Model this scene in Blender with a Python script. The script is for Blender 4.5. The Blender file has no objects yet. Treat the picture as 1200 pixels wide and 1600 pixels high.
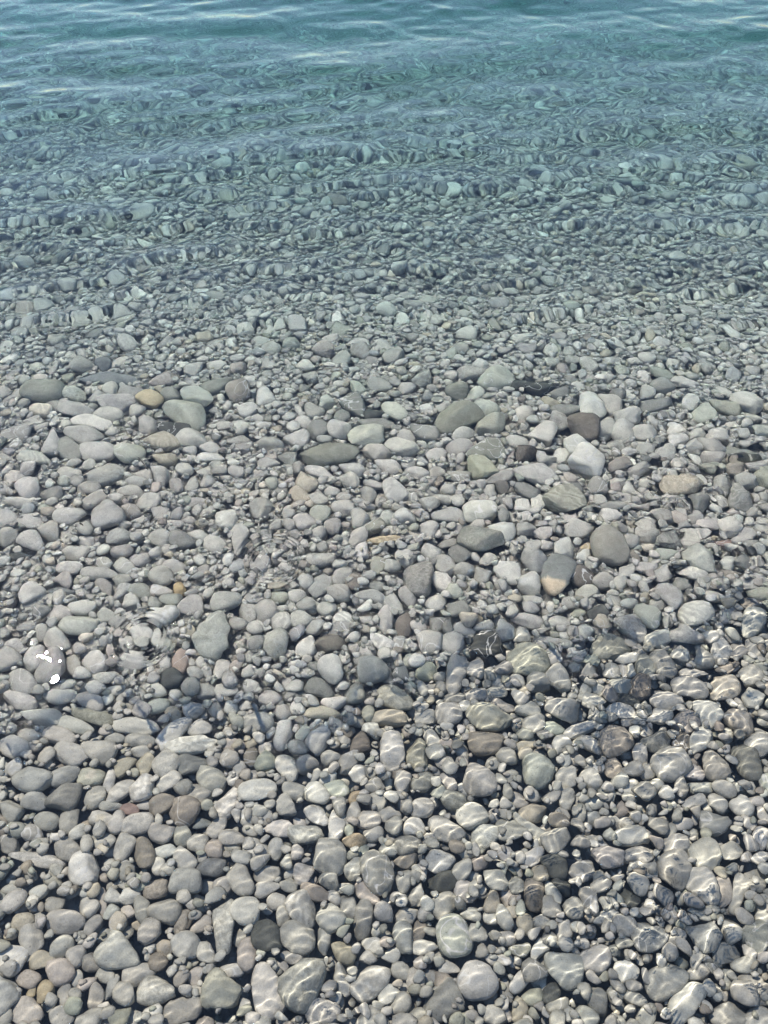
import bpy, math, random, time
import numpy as np
T0 = time.time()
rng = np.random.default_rng(7)
random.seed(7)
sc = bpy.context.scene
C = sc.collection

# everything below is written in metres; the scene is in decimetres (1 unit = 0.1 m), so that the fine ripples keep their precision
U = 10.0
sc.unit_settings.system = 'METRIC'
sc.unit_settings.scale_length = 1.0 / U

# ------------------------------------------------------------------ camera
CAM_H = 1.40
PITCH = math.radians(49.0)
cam = bpy.data.objects.new('camera', bpy.data.cameras.new('camera'))
C.objects.link(cam)
cam.location = (0.0, 0.0, CAM_H * U)
cam.rotation_euler = (math.pi / 2 - PITCH, 0.0, 0.0)
cam.data.sensor_fit = 'VERTICAL'
cam.data.sensor_height = 36.0
cam.data.lens = 1203.0 / 1600.0 * 36.0
cam.data.clip_start = 0.2
cam.data.clip_end = 30000.0
sc.camera = cam

# ------------------------------------------------------------------ daylight
SUN_ELEV = math.radians(54.0)
SUN_AZ = math.radians(-41.0)          # from +Y towards +X
world = bpy.data.worlds.new('World')
sc.world = world
world.use_nodes = True
wn = world.node_tree
bg = wn.nodes['Background']
sky = wn.nodes.new('ShaderNodeTexSky')
sky.sky_type = 'NISHITA'
sky.sun_disc = False
sky.sun_elevation = SUN_ELEV
sky.sun_rotation = SUN_AZ
sky.air_density = 1.0
sky.dust_density = 0.05
wn.links.new(sky.outputs[0], bg.inputs['Color'])
bg.inputs['Strength'].default_value = 0.10
sun = bpy.data.objects.new('sun', bpy.data.lights.new('sun', 'SUN'))
C.objects.link(sun)
sun.data.energy = 3.5
sun.data.angle = math.radians(0.53)
sun.data.color = (1.0, 0.93, 0.81)
sd = (math.sin(SUN_AZ) * math.cos(SUN_ELEV), math.cos(SUN_AZ) * math.cos(SUN_ELEV), math.sin(SUN_ELEV))
from mathutils import Vector
sun.rotation_euler = Vector(sd).to_track_quat('Z', 'Y').to_euler()
sun.location = Vector(sd) * 200.0
sun.data.cycles.is_caustics_light = True

sc.view_settings.view_transform = 'Standard'
sc.view_settings.look = 'None'
sc.view_settings.gamma = 1.0
sc.view_settings.use_curve_mapping = False
sc.view_settings.exposure = 0.92
sc.render.engine = 'CYCLES'
cy = sc.cycles
cy.max_bounces = 8
cy.diffuse_bounces = 4
cy.glossy_bounces = 2
cy.transmission_bounces = 6
cy.volume_bounces = 0
cy.transparent_max_bounces = 4
cy.caustics_refractive = True
cy.caustics_reflective = False
cy.sample_clamp_indirect = 30.0
cy.sample_clamp_direct = 0.0
cy.use_denoising = True
cy.denoiser = 'OPENIMAGEDENOISE'
try:
    cy.denoising_input_passes = 'RGB_ALBEDO_NORMAL'
    cy.denoising_prefilter = 'ACCURATE'
except Exception:
    pass

# ------------------------------------------------------------------ helpers
def depth(Y):
    Y = np.asarray(Y, float)
    Yp = np.maximum(Y, 0.0)
    d = 0.075 + 0.06 * Yp + 0.024 * Yp * Yp + 0.040 * np.maximum(Yp - 2.6, 0) ** 2
    d = np.where(Yp > 9.0, 4.1974 + 0.40 * (Yp - 9.0), d)
    d = np.minimum(d, 9.0)
    d = np.where(Y < 0, 0.075 + 0.16 * Y, d)
    return np.maximum(d, -1.2)

def smooth(a, b, x):
    t = np.clip((x - a) / (b - a), 0, 1)
    return t * t * (3 - 2 * t)

def mesh_from(name, V, F, smooth_on=True):
    """V (n,3) in metres, F (m,k) -> mesh"""
    V = V * U
    me = bpy.data.meshes.new(name)
    n, m, k = len(V), len(F), F.shape[1]
    me.vertices.add(n)
    me.vertices.foreach_set('co', np.ascontiguousarray(V, np.float32).ravel())
    me.loops.add(m * k)
    me.loops.foreach_set('vertex_index', np.ascontiguousarray(F, np.int32).ravel())
    me.polygons.add(m)
    me.polygons.foreach_set('loop_start', np.arange(0, m * k, k, dtype=np.int32))
    me.polygons.foreach_set('loop_total', np.full(m, k, np.int32))
    if smooth_on:
        me.polygons.foreach_set('use_smooth', np.ones(m, bool))
    me.update(calc_edges=True)
    return me

def grid_faces(ny, nx):
    i = np.arange(ny * nx, dtype=np.int32).reshape(ny, nx)
    return np.stack([i[:-1, :-1], i[:-1, 1:], i[1:, 1:], i[1:, :-1]], -1).reshape(-1, 4)

def axis(segs):
    """segs: [(start, end, step at start, step at end)] -> graded coordinates"""
    out = [segs[0][0]]
    for a, b, s0, s1 in segs:
        x = a
        pts = []
        while x < b - 1e-9:
            t = (x - a) / (b - a)
            x += s0 * (s1 / s0) ** t
            pts.append(x)
        sc_ = (b - a) / (pts[-1] - a)
        out += [a + (p - a) * sc_ for p in pts]
    return np.array(out)

def receiver(o):
    o.cycles.is_caustics_receiver = True

def nn(nt, kind, **kw):
    n = nt.nodes.new(kind)
    for k, v in kw.items():
        if hasattr(n, k):
            setattr(n, k, v)
        else:
            n.inputs[k.replace('_', ' ')].default_value = v
    return n

# ------------------------------------------------------------------ materials
def math_node(nt, op, a, b=None, clamp=False):
    n = nt.nodes.new('ShaderNodeMath'); n.operation = op; n.use_clamp = clamp
    for i, v in enumerate((a, b)):
        if v is None: continue
        if isinstance(v, (int, float)): n.inputs[i].default_value = v
        else: nt.links.new(v, n.inputs[i])
    return n.outputs[0]

def mix_rgb(nt, mode, f, a, b):
    n = nt.nodes.new('ShaderNodeMix'); n.data_type = 'RGBA'; n.blend_type = mode
    for s, v in ((n.inputs['Factor'], f), (n.inputs[6], a), (n.inputs[7], b)):
        if isinstance(v, (int, float)): s.default_value = v
        elif isinstance(v, tuple): s.default_value = v
        else: nt.links.new(v, s)
    return n.outputs[2]

def ramp(nt, src, stops):
    n = nt.nodes.new('ShaderNodeValToRGB')
    el = n.color_ramp.elements
    while len(el) < len(stops): el.new(0.5)
    for e, (p, v) in zip(el, stops):
        e.position = p; e.color = (v, v, v, 1)
    nt.links.new(src, n.inputs[0])
    return n.outputs[0]

def stone_material():
    m = bpy.data.materials.new('pebble_stone'); m.use_nodes = True
    nt = m.node_tree; L = nt.links
    bs = nt.nodes['Principled BSDF']
    tint = nt.nodes.new('ShaderNodeAttribute'); tint.attribute_name = 'tint'
    rest = nt.nodes.new('ShaderNodeAttribute'); rest.attribute_name = 'rest'
    mark = nt.nodes.new('ShaderNodeAttribute'); mark.attribute_name = 'mark'
    sep = nt.nodes.new('ShaderNodeSeparateColor'); L.new(mark.outputs['Vector'], sep.inputs[0])
    band_f, mott_f, vein_light_f = sep.outputs[0], sep.outputs[1], sep.outputs[2]
    co = rest.outputs['Vector']
    def noise(scale, detail=4.0, rough=0.6, dist=0.0):
        n = nt.nodes.new('ShaderNodeTexNoise'); L.new(co, n.inputs['Vector'])
        n.inputs['Scale'].default_value = scale; n.inputs['Detail'].default_value = detail
        n.inputs['Roughness'].default_value = rough; n.inputs['Distortion'].default_value = dist
        return n.outputs['Fac']
    col = tint.outputs['Color']
    big = ramp(nt, noise(28, 5, 0.62, 0.6), [(0.28, 0.79), (0.72, 1.17)])
    col = mix_rgb(nt, 'MULTIPLY', 1.0, col, big)
    fine = ramp(nt, noise(420, 3, 0.7), [(0.3, 0.84), (0.7, 1.13)])
    col = mix_rgb(nt, 'MULTIPLY', 1.0, col, fine)
    # bands: caustic light lines painted into the colour, and stripes of the stone
    w = nt.nodes.new('ShaderNodeTexWave'); w.wave_type = 'BANDS'; w.bands_direction = 'DIAGONAL'
    L.new(co, w.inputs['Vector']); w.inputs['Scale'].default_value = 24; w.inputs['Distortion'].default_value = 11.0
    w.inputs['Detail'].default_value = 3; w.inputs['Detail Scale'].default_value = 1.2
    bands = ramp(nt, w.outputs['Fac'], [(0.2, 0.80), (0.9, 1.28)])
    fade = ramp(nt, noise(22, 3, 0.6), [(0.38, 0.1), (0.62, 1.0)])
    col = mix_rgb(nt, 'MULTIPLY', math_node(nt, 'MULTIPLY', band_f, fade), col, bands)
    # mottling
    mo = ramp(nt, noise(75, 6, 0.72, 1.2), [(0.36, 0.68), (0.64, 1.26)])
    col = mix_rgb(nt, 'MULTIPLY', mott_f, col, mo)
    # thin veins and some painted light lines: zero crossings of a warped noise
    v = noise(16, 2.5, 0.5, 0.8)
    v = math_node(nt, 'ABSOLUTE', math_node(nt, 'SUBTRACT', v, 0.5))
    v = ramp(nt, v, [(0.004, 1.0), (0.016, 0.0)])
    vf = math_node(nt, 'MULTIPLY', v, vein_light_f)
    col = mix_rgb(nt, 'MIX', vf, col, (0.66, 0.65, 0.61, 1))
    # dark pits and specks
    sp = nt.nodes.new('ShaderNodeTexVoronoi'); L.new(co, sp.inputs['Vector']); sp.inputs['Scale'].default_value = 130
    spk = ramp(nt, sp.outputs['Distance'], [(0.10, 0.45), (0.17, 1.0)])
    gate = ramp(nt, noise(40, 2), [(0.52, 0.0), (0.60, 0.8)])
    col = mix_rgb(nt, 'MULTIPLY', gate, col, spk)
    L.new(col, bs.inputs['Base Color'])
    bs.inputs['Roughness'].default_value = 0.62
    bs.inputs['Specular IOR Level'].default_value = 0.15
    bp = nt.nodes.new('ShaderNodeBump'); bp.inputs['Strength'].default_value = 0.55; bp.inputs['Distance'].default_value = 0.004 * U
    h = math_node(nt, 'ADD', noise(60, 5, 0.6), math_node(nt, 'MULTIPLY', noise(260, 4, 0.65), 0.35))
    h = math_node(nt, 'ADD', h, math_node(nt, 'MULTIPLY', gate, math_node(nt, 'MULTIPLY', spk, 0.12)))
    L.new(h, bp.inputs['Height']); L.new(bp.outputs[0], bs.inputs['Normal'])
    return m

def gravel_material():
    m = bpy.data.materials.new('gravel_bed'); m.use_nodes = True
    nt = m.node_tree; L = nt.links; bs = nt.nodes['Principled BSDF']
    tc = nt.nodes.new('ShaderNodeTexCoord')
    v = nt.nodes.new('ShaderNodeTexVoronoi'); L.new(tc.outputs['Object'], v.inputs['Vector']); v.inputs['Scale'].default_value = 55 / U
    v2 = nt.nodes.new('ShaderNodeTexVoronoi'); L.new(tc.outputs['Object'], v2.inputs['Vector']); v2.inputs['Scale'].default_value = 19 / U
    col = mix_rgb(nt, 'MIX', ramp(nt, v.outputs['Color'], [(0.2, 0.0), (0.9, 1.0)]), (0.28, 0.27, 0.245, 1), (0.46, 0.45, 0.41, 1))
    col = mix_rgb(nt, 'MULTIPLY', 0.7, col, ramp(nt, v2.outputs['Color'], [(0.1, 0.6), (0.9, 1.2)]))
    L.new(col, bs.inputs['Base Color']); bs.inputs['Roughness'].default_value = 0.8
    bs.inputs['Specular IOR Level'].default_value = 0.1
    bp = nt.nodes.new('ShaderNodeBump'); bp.inputs['Distance'].default_value = 0.01 * U; bp.inputs['Strength'].default_value = 1.0
    h = math_node(nt, 'ADD', v.outputs['Distance'], math_node(nt, 'MULTIPLY', v2.outputs['Distance'], 2.0))
    L.new(math_node(nt, 'MULTIPLY', h, -1.0), bp.inputs['Height']); L.new(bp.outputs[0], bs.inputs['Normal'])
    return m

def water_materials():
    """clear shallow water, and deep water that drinks the red; the deep body's walls inside the sea have no surface of their own"""
    out = []
    for name, deep in (('shallow_water', False), ('deep_water', True)):
        m = bpy.data.materials.new(name); m.use_nodes = True
        nt = m.node_tree
        nt.nodes.remove(nt.nodes['Principled BSDF'])
        mo = nt.nodes['Material Output']
        g = nt.nodes.new('ShaderNodeBsdfGlass'); g.inputs['IOR'].default_value = 1.333; g.inputs['Roughness'].default_value = 0.0
        surf = g.outputs[0]
        if deep:
            tr = nt.nodes.new('ShaderNodeBsdfTransparent')
            at = nt.nodes.new('ShaderNodeAttribute'); at.attribute_name = 'inner'
            mx = nt.nodes.new('ShaderNodeMixShader')
            nt.links.new(at.outputs['Fac'], mx.inputs[0]); nt.links.new(surf, mx.inputs[1]); nt.links.new(tr.outputs[0], mx.inputs[2])
            surf = mx.outputs[0]
            va = nt.nodes.new('ShaderNodeVolumeAbsorption')
            va.inputs['Color'].default_value = (0.25, 0.71, 0.70, 1)
            va.inputs['Density'].default_value = 1.35 / U
            nt.links.new(va.outputs[0], mo.inputs['Volume'])
        nt.links.new(surf, mo.inputs['Surface'])
        out.append(m)
    return out

STONE, GRAVEL = stone_material(), gravel_material()
CLEAR, DEEP = water_materials()

# ------------------------------------------------------------------ sea bed (one sheet, land behind to deep water beyond)
sx = axis([(-400, -6, 60, 1.0), (-6, -2.5, 0.5, 0.08), (-2.5, 2.5, 0.10, 0.10), (2.5, 6, 0.08, 0.5), (6, 400, 1.0, 60)])
sy = axis([(-60, -2, 8, 0.3), (-2, 0, 0.1, 0.045), (0, 5, 0.10, 0.12), (5, 14, 0.12, 0.4), (14, 900, 0.4, 120)])
GX, GY = np.meshgrid(sx, sy)
nz = sum(np.sin(GX * a + GY * b + p) for a, b, p in [(7.1, 3.3, 0.4), (-4.2, 8.7, 1.9), (12.3, -9.1, 2.2), (2.2, 15.7, 4.0)])
SZ = -depth(GY) - 0.052 + 0.003 * nz
o = bpy.data.objects.new('seabed', mesh_from('seabed', np.stack([GX, GY, SZ], -1).reshape(-1, 3), grid_faces(len(sy), len(sx))))
C.objects.link(o); o.data.materials.append(GRAVEL); o['kind'] = 'structure'

# ------------------------------------------------------------------ water: one closed body, its top a fine wavy sheet
def trains(r, n, lam0, lam1, mean_dir, spread, slope):
    """n random sine trains; rms slope is about `slope`"""
    out = []
    for _ in range(n):
        lam = math.exp(r.uniform(math.log(lam0), math.log(lam1)))
        k = 2 * math.pi / lam
        th = mean_dir + r.normal(0, spread)
        out.append((k * math.cos(th), k * math.sin(th), r.uniform(0, 6.283), slope / k * math.sqrt(2.0 / n) * r.uniform(0.5, 1.4)))
    return out

def add_trains(Z, X, Y, tr, maskf=None):
    acc = np.zeros_like(Z)
    for kx, ky, p, a in tr:
        acc += a * np.sin((kx * X + ky * Y + p))
    Z += acc if maskf is None else acc * maskf

RINGS = [  # x, y, radius, wavelength, slope, width
    (-0.509, 0.868, 0.056, 0.0135, 0.21, 0.026),
    (-0.256, 1.072, 0.058, 0.0140, 0.17, 0.028),
    (-0.219, 0.755, 0.075, 0.0200, 0.018, 0.035),
    (-0.121, 0.232, 0.045, 0.0150, 0.060, 0.030),
    (-0.286, 0.190, 0.020, 0.0150, 0.11, 0.030),
    (0.314, 0.523, 0.030, 0.0130, 0.028, 0.022),
    (0.662, 0.770, 0.030, 0.0140, 0.030, 0.026),
    (0.690, 0.515, 0.040, 0.0140, 0.035, 0.030),
]
STREAKS = [  # fans of fine crests: x0,y0,x1,y1, half width, wavelength, slope
    (0.385, 0.741, 0.484, 0.892, 0.013, 0.011, 0.13),
    (0.302, 0.439, 0.527, 0.285, 0.026, 0.014, 0.04),
    (0.43, 0.362, 0.391, 0.276, 0.030, 0.015, 0.03),
]

def water_height(X, Y):
    r = random.Random(11)
    class R:  # small adaptor
        uniform = staticmethod(r.uniform); normal = staticmethod(r.gauss)
    Z = np.zeros_like(X)
    far = 0.22 + 0.78 * smooth(1.2, 3.6, Y)
    add_trains(Z, X, Y, trains(R, 30, 0.30, 1.1, math.radians(-80), 0.5, 0.040), far)
    patch = 0.5 + 0.5 * np.sin(2.1 * X + 1.3 * Y + 0.5) * np.sin(-1.2 * X + 2.7 * Y + 1.0)
    m2 = 0.20 + 0.45 * smooth(0.95, 1.3, Y) + 0.25 * smooth(1.5, 2.4, Y) + 0.25 * smooth(2.5, 4, Y) + 0.5 * smooth(0.0, 0.7, X - 0.9 * Y + 0.45) * (1 - smooth(1.0, 1.5, Y))
    calm = np.exp(-((X + 0.62) / 0.42) ** 2 - ((Y - 1.35) / 0.4) ** 2)
    m2 = m2 * (1 - 0.75 * calm) * (0.55 + 0.9 * patch)
    add_trains(Z, X, Y, trains(R, 60, 0.085, 0.30, math.radians(-80), 0.55, 0.040), m2)
    # capillary ripples, strongest over the near right corner
    corner = smooth(-0.2, 0.7, X * 0.9 - Y * 0.70 + 0.86)
    p3 = 0.5 + 0.5 * np.sin(9 * X + 4 * Y) * np.sin(-5 * X + 11 * Y + 2.0)
    m3 = (0.20 + 0.68 * corner * (0.45 + 0.8 * p3)) * (1 - smooth(1.3, 1.9, Y)) + 0.10 * smooth(1.3, 2.0, Y) * (1 - smooth(2.6, 3.2, Y))
    add_trains(Z, X, Y, trains(R, 44, 0.0110, 0.026, math.radians(-72), 0.40, 0.027), m3)
    add_trains(Z, X, Y, trains(R, 30, 0.028, 0.085, math.radians(-66), 0.55, 0.060), m3)
    for x, y, r0, lam, s, w in RINGS:
        d = np.hypot(X - x, Y - y)
        k = 2 * math.pi / lam
        Z += s / k * np.exp(-((d - r0) / w) ** 2) * np.cos(k * (d - r0))
    for x0, y0, x1, y1, w, lam, s in STREAKS:
        dx, dy = x1 - x0, y1 - y0
        ln = math.hypot(dx, dy)
        t = ((X - x0) * dx + (Y - y0) * dy) / ln
        q = (-(X - x0) * dy + (Y - y0) * dx) / ln
        q = q + 0.25 * (t - ln / 2) ** 2 / ln
        k = 2 * math.pi / lam
        Z += s / k * np.exp(-(q / w) ** 2) * np.exp(-(np.maximum(np.abs(t - ln / 2) - ln / 2, 0) / 0.03) ** 2) * np.cos(k * q + 6 * np.sin(t * 14))
    # ripples flattened where the sun mirrors, added to keep its glint small
    g = np.exp(-((X + 0.660) / 0.085) ** 2 - ((Y - 0.772) / 0.07) ** 2)
    if g.sum() > 1.0: Z += (float((Z * g).sum() / g.sum()) - Z) * 0.93 * g
    # the churned patch at the near right
    add_trains(Z, X, Y, trains(R, 26, 0.038, 0.10, math.radians(-50), 0.6, 0.11), np.exp(-((X - 0.50) / 0.20) ** 2 - ((Y - 0.36) / 0.17) ** 2))
    return Z

def rough_mask(X, Y):
    """where the ripples are too steep to focus light into lines"""
    M = np.zeros_like(X)
    for x, y, r0, lam, s, w in RINGS:
        M = np.maximum(M, np.exp(-((np.hypot(X - x, Y - y) - r0) / w) ** 2) * s * 8)
    for x0, y0, x1, y1, w, lam, s in STREAKS:
        dx, dy = x1 - x0, y1 - y0
        ln = math.hypot(dx, dy)
        t = ((X - x0) * dx + (Y - y0) * dy) / ln
        q = (-(X - x0) * dy + (Y - y0) * dx) / ln
        M = np.maximum(M, s * 8 * np.exp(-(q / w) ** 2) * np.exp(-(np.maximum(np.abs(t - ln / 2) - ln / 2, 0) / 0.03) ** 2))
    return M

DEEP_FROM = 1.55
def sheet_grid(xs, ys):
    X, Y = np.meshgrid(xs, ys)
    Z = water_height(X, Y) * (1 - smooth(12, 30, np.hypot(X, Y)))
    zy, zx = np.gradient(Z, ys, xs)
    N = np.stack([-zx, -zy, np.ones_like(Z)], -1).reshape(-1, 3)
    return X, Y, np.stack([X, Y, Z], -1).reshape(-1, 3), N / np.linalg.norm(N, axis=1, keepdims=True), grid_faces(*X.shape)

def sheet(name, V, NRM, faces, mats, rim=None):
    """the picked faces of the water sheet; with RIM also walls and a floor, so that it is a closed body"""
    used, inv = np.unique(faces, return_inverse=True)
    Vn, Fn, nr = V[used], inv.reshape(-1, 4), NRM[used]
    nf = len(Fn)
    start = np.arange(0, nf * 4, 4); tot = np.full(nf, 4); li = Fn.ravel(); mi = np.zeros(nf, int)
    if rim is not None:
        back = np.full(len(V), -1); back[used] = np.arange(len(used))
        r_ = back[rim]; k = len(r_)
        low = V[rim].copy(); low[:, 2] = -11.0; low[:, 1] = np.maximum(low[:, 1], DEEP_FROM + 11.0 / 0.13)
        lid = len(Vn) + np.arange(k); nx_ = np.roll(np.arange(k), -1)
        side = np.stack([r_[nx_], r_, lid, lid[nx_]], -1)
        Vn = np.concatenate([Vn, low]); nr = np.concatenate([nr, np.tile([[0, 0, -1.0]], (k, 1))])
        li = np.concatenate([li, side.ravel(), lid[::-1]])
        start = np.arange(0, (nf + k) * 4 + 1, 4); tot = np.concatenate([np.full(nf + k, 4), [k]])
        mi = np.concatenate([mi, np.ones(k + 1, int)])
    me = bpy.data.meshes.new(name)
    me.vertices.add(len(Vn)); me.vertices.foreach_set('co', (Vn * U).astype(np.float32).ravel())
    me.loops.add(len(li)); me.loops.foreach_set('vertex_index', li.astype(np.int32))
    me.polygons.add(len(tot))
    me.polygons.foreach_set('loop_start', start.astype(np.int32)); me.polygons.foreach_set('loop_total', tot.astype(np.int32))
    me.polygons.foreach_set('use_smooth', mi == 0)
    me.update(calc_edges=True)
    if rim is not None:
        me.attributes.new('inner', 'FLOAT', 'FACE').data.foreach_set('value', mi.astype(np.float32))
    if rim is None:
        me.normals_split_custom_set_from_vertices(nr.astype(np.float32))
    else:
        fl = np.zeros((len(li), 3), np.float32)
        fl[:nf * 4] = nr[Fn.ravel()]
        me.normals_split_custom_set(fl)
    for m in mats: me.materials.append(m)
    o = bpy.data.objects.new(name, me); C.objects.link(o)
    o['kind'] = 'structure'
    return o

# the deep part: a closed body whose unseen inner border is added, slanting so the tint grows gradually
xs = axis([(-60, -3.4, 12, 0.2), (-3.4, -1.4, 0.06, 0.0155), (-1.4, 1.4, 0.0155, 0.0155), (1.4, 3.4, 0.0155, 0.06), (3.4, 60, 0.2, 12)])
ys = axis([(DEEP_FROM, 1.9, 0.0055, 0.008), (1.9, 2.8, 0.008, 0.011), (2.8, 7.5, 0.011, 0.036), (7.5, 14, 0.035, 0.25), (14, 400, 0.4, 60)])
X, Y, V, N, F = sheet_grid(xs, ys)
idx = np.arange(X.size).reshape(X.shape)
sheet('water', V, N, F, [DEEP], np.concatenate([idx[0, :], idx[1:, -1], idx[-1, -2::-1], idx[-2:0:-1, 0]]))
nq = len(F)
# the shallows
xs = axis([(-60, -1.6, 14, 0.05), (-1.6, -0.70, 0.02, 0.004), (-0.70, 0.74, 0.0028, 0.0028), (0.74, 1.6, 0.004, 0.02), (1.6, 60, 0.05, 14)])
ys = axis([(-3.0, -0.1, 0.35, 0.012), (-0.1, 0.2, 0.012, 0.0027), (0.2, 1.15, 0.0026, 0.0026), (1.15, DEEP_FROM, 0.0028, 0.0055)])
X, Y, V, N, F = sheet_grid(xs, ys)
# over the shallowest part the ripples focus the sun into lines, traced through the surface point by point;
# farther out the light is only scattered
qx, qy = X[:-1, :-1], Y[:-1, :-1]
brk = 0.80 + 0.24 * smooth(-0.35, 0.5, qx) + 0.05 * np.sin(9 * qx + 0.4) + 0.045 * np.sin(21 * qx + 1 + 3 * qy) + 0.03 * np.sin(47 * qx + 14 * qy) + 0.014 * np.sin(110 * qx + 2 + 30 * qy)
outer = (qy > brk).ravel()
w = sheet('water', V, N, F[~outer], [CLEAR]); w.cycles.is_caustics_caster = True
sheet('water', V, N, F[outer], [CLEAR])
print('water quads', nq, len(F), round(time.time() - T0, 1))

# ------------------------------------------------------------------ stones
import bmesh
def ico(sub):
    bm = bmesh.new(); bmesh.ops.create_icosphere(bm, subdivisions=sub, radius=1.0)
    v = np.array([x.co[:] for x in bm.verts]); f = np.array([[q.index for q in p.verts] for p in bm.faces]); bm.free()
    return v / np.linalg.norm(v, axis=1, keepdims=True), f
ICO = {k: ico(k) for k in (1, 2, 3, 4)}

COL = dict(lg=(.51, .495, .45), g=(.43, .417, .378), dg=(.29, .287, .262), ol=(.39, .385, .32), br=(.315, .285, .245), gn=(.42, .43, .37),
           pk=(.455, .415, .37), tn=(.46, .42, .34), wh=(.62, .605, .55), bl=(.40, .402, .38), dbl=(.235, .242, .235), bk=(.105, .108, .10),
           yt=(.50, .42, .29), dbr=(.20, .18, .155), gw=(.50, .51, .44), dol=(.30, .298, .255), yg=(.47, .475, .365), rs=(.37, .295, .25),
           rd=(.34, .255, .22), og=(.50, .38, .22), cr=(.57, .52, .43), sp=(.47, .465, .385))
FILL = ['lg'] * 40 + ['g'] * 36 + ['dg'] * 4 + ['wh'] * 7 + ['ol'] * 4 + ['bl'] * 4 + ['pk'] * 4 + ['br'] * 2 + ['tn'] * 3 + ['gn'] * 4 + ['cr'] * 1

def stone_shapes(n, sub, r, crag=None):
    """n unit stones (n, V, 3): worn blocks, eggs and slabs, each of its own form, extents normalised to +-1"""
    d, f = ICO[sub]
    p = r.uniform(2.0, 3.1, (n, 1))
    ad = np.abs(d)[None]
    rad = (ad[..., 0] ** p + ad[..., 1] ** p + ad[..., 2] ** p) ** (-1.0 / p)
    nf = 8
    nv = r.normal(size=(n, nf, 3)); nv /= np.linalg.norm(nv, axis=2, keepdims=True)
    dist = r.uniform(0.56, 1.10, (n, nf))
    dots = np.einsum('nfk,vk->nfv', nv, d)
    lim = np.where(dots > 0.05, dist[..., None] / np.maximum(dots, 0.05), 9.0)
    q = r.uniform(8, 20, (n, 1))
    rad = (rad ** -q + (np.minimum(lim, 9.0) ** -q[..., None]).sum(1)) ** (-1.0 / q)
    amp = r.uniform(0.02, 0.055, (n, 1)) if crag is None else crag[:, None]
    for fr, w in ((1.7, 1.0), (3.1, 0.55), (5.5, 0.28)):
        kv = r.normal(size=(n, 3)) * fr
        rad = rad * (1 + amp * w * np.sin(np.einsum('nk,vk->nv', kv, d) + r.uniform(0, 6.28, (n, 1))) * 1.4)
    V = d[None] * rad[..., None]
    tp = r.uniform(-0.34, 0.34, (n, 1)); bend = r.uniform(-0.22, 0.22, (n, 1))
    V[..., 1] *= 1 + tp * V[..., 0]
    V[..., 2] *= 1 + 0.6 * tp * V[..., 0]
    V[..., 1] += bend * (V[..., 0] ** 2 - 0.4)
    V -= 0.5 * (V.max(1, keepdims=True) + V.min(1, keepdims=True))
    V /= np.abs(V).max(1, keepdims=True)
    return V, f

def rot(yaw, tx, ty):
    cz, sz = np.cos(yaw), np.sin(yaw); cx, sx_ = np.cos(tx), np.sin(tx); cy_, sy_ = np.cos(ty), np.sin(ty)
    n = len(yaw); Z = np.zeros(n); O = np.ones(n)
    Rz = np.stack([cz, -sz, Z, sz, cz, Z, Z, Z, O], 1).reshape(n, 3, 3)
    Rx = np.stack([O, Z, Z, Z, cx, -sx_, Z, sx_, cx], 1).reshape(n, 3, 3)
    Ry = np.stack([cy_, Z, sy_, Z, O, Z, -sy_, Z, cy_], 1).reshape(n, 3, 3)
    return Rz @ Rx @ Ry

def put_attrs(me, rest, tint, mark):
    a = me.attributes.new('rest', 'FLOAT_VECTOR', 'POINT'); a.data.foreach_set('vector', rest.astype(np.float32).ravel())
    a = me.attributes.new('mark', 'FLOAT_VECTOR', 'POINT'); a.data.foreach_set('vector', mark.astype(np.float32).ravel())
    a = me.attributes.new('tint', 'FLOAT_COLOR', 'POINT'); a.data.foreach_set('color', tint.astype(np.float32).ravel())

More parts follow.
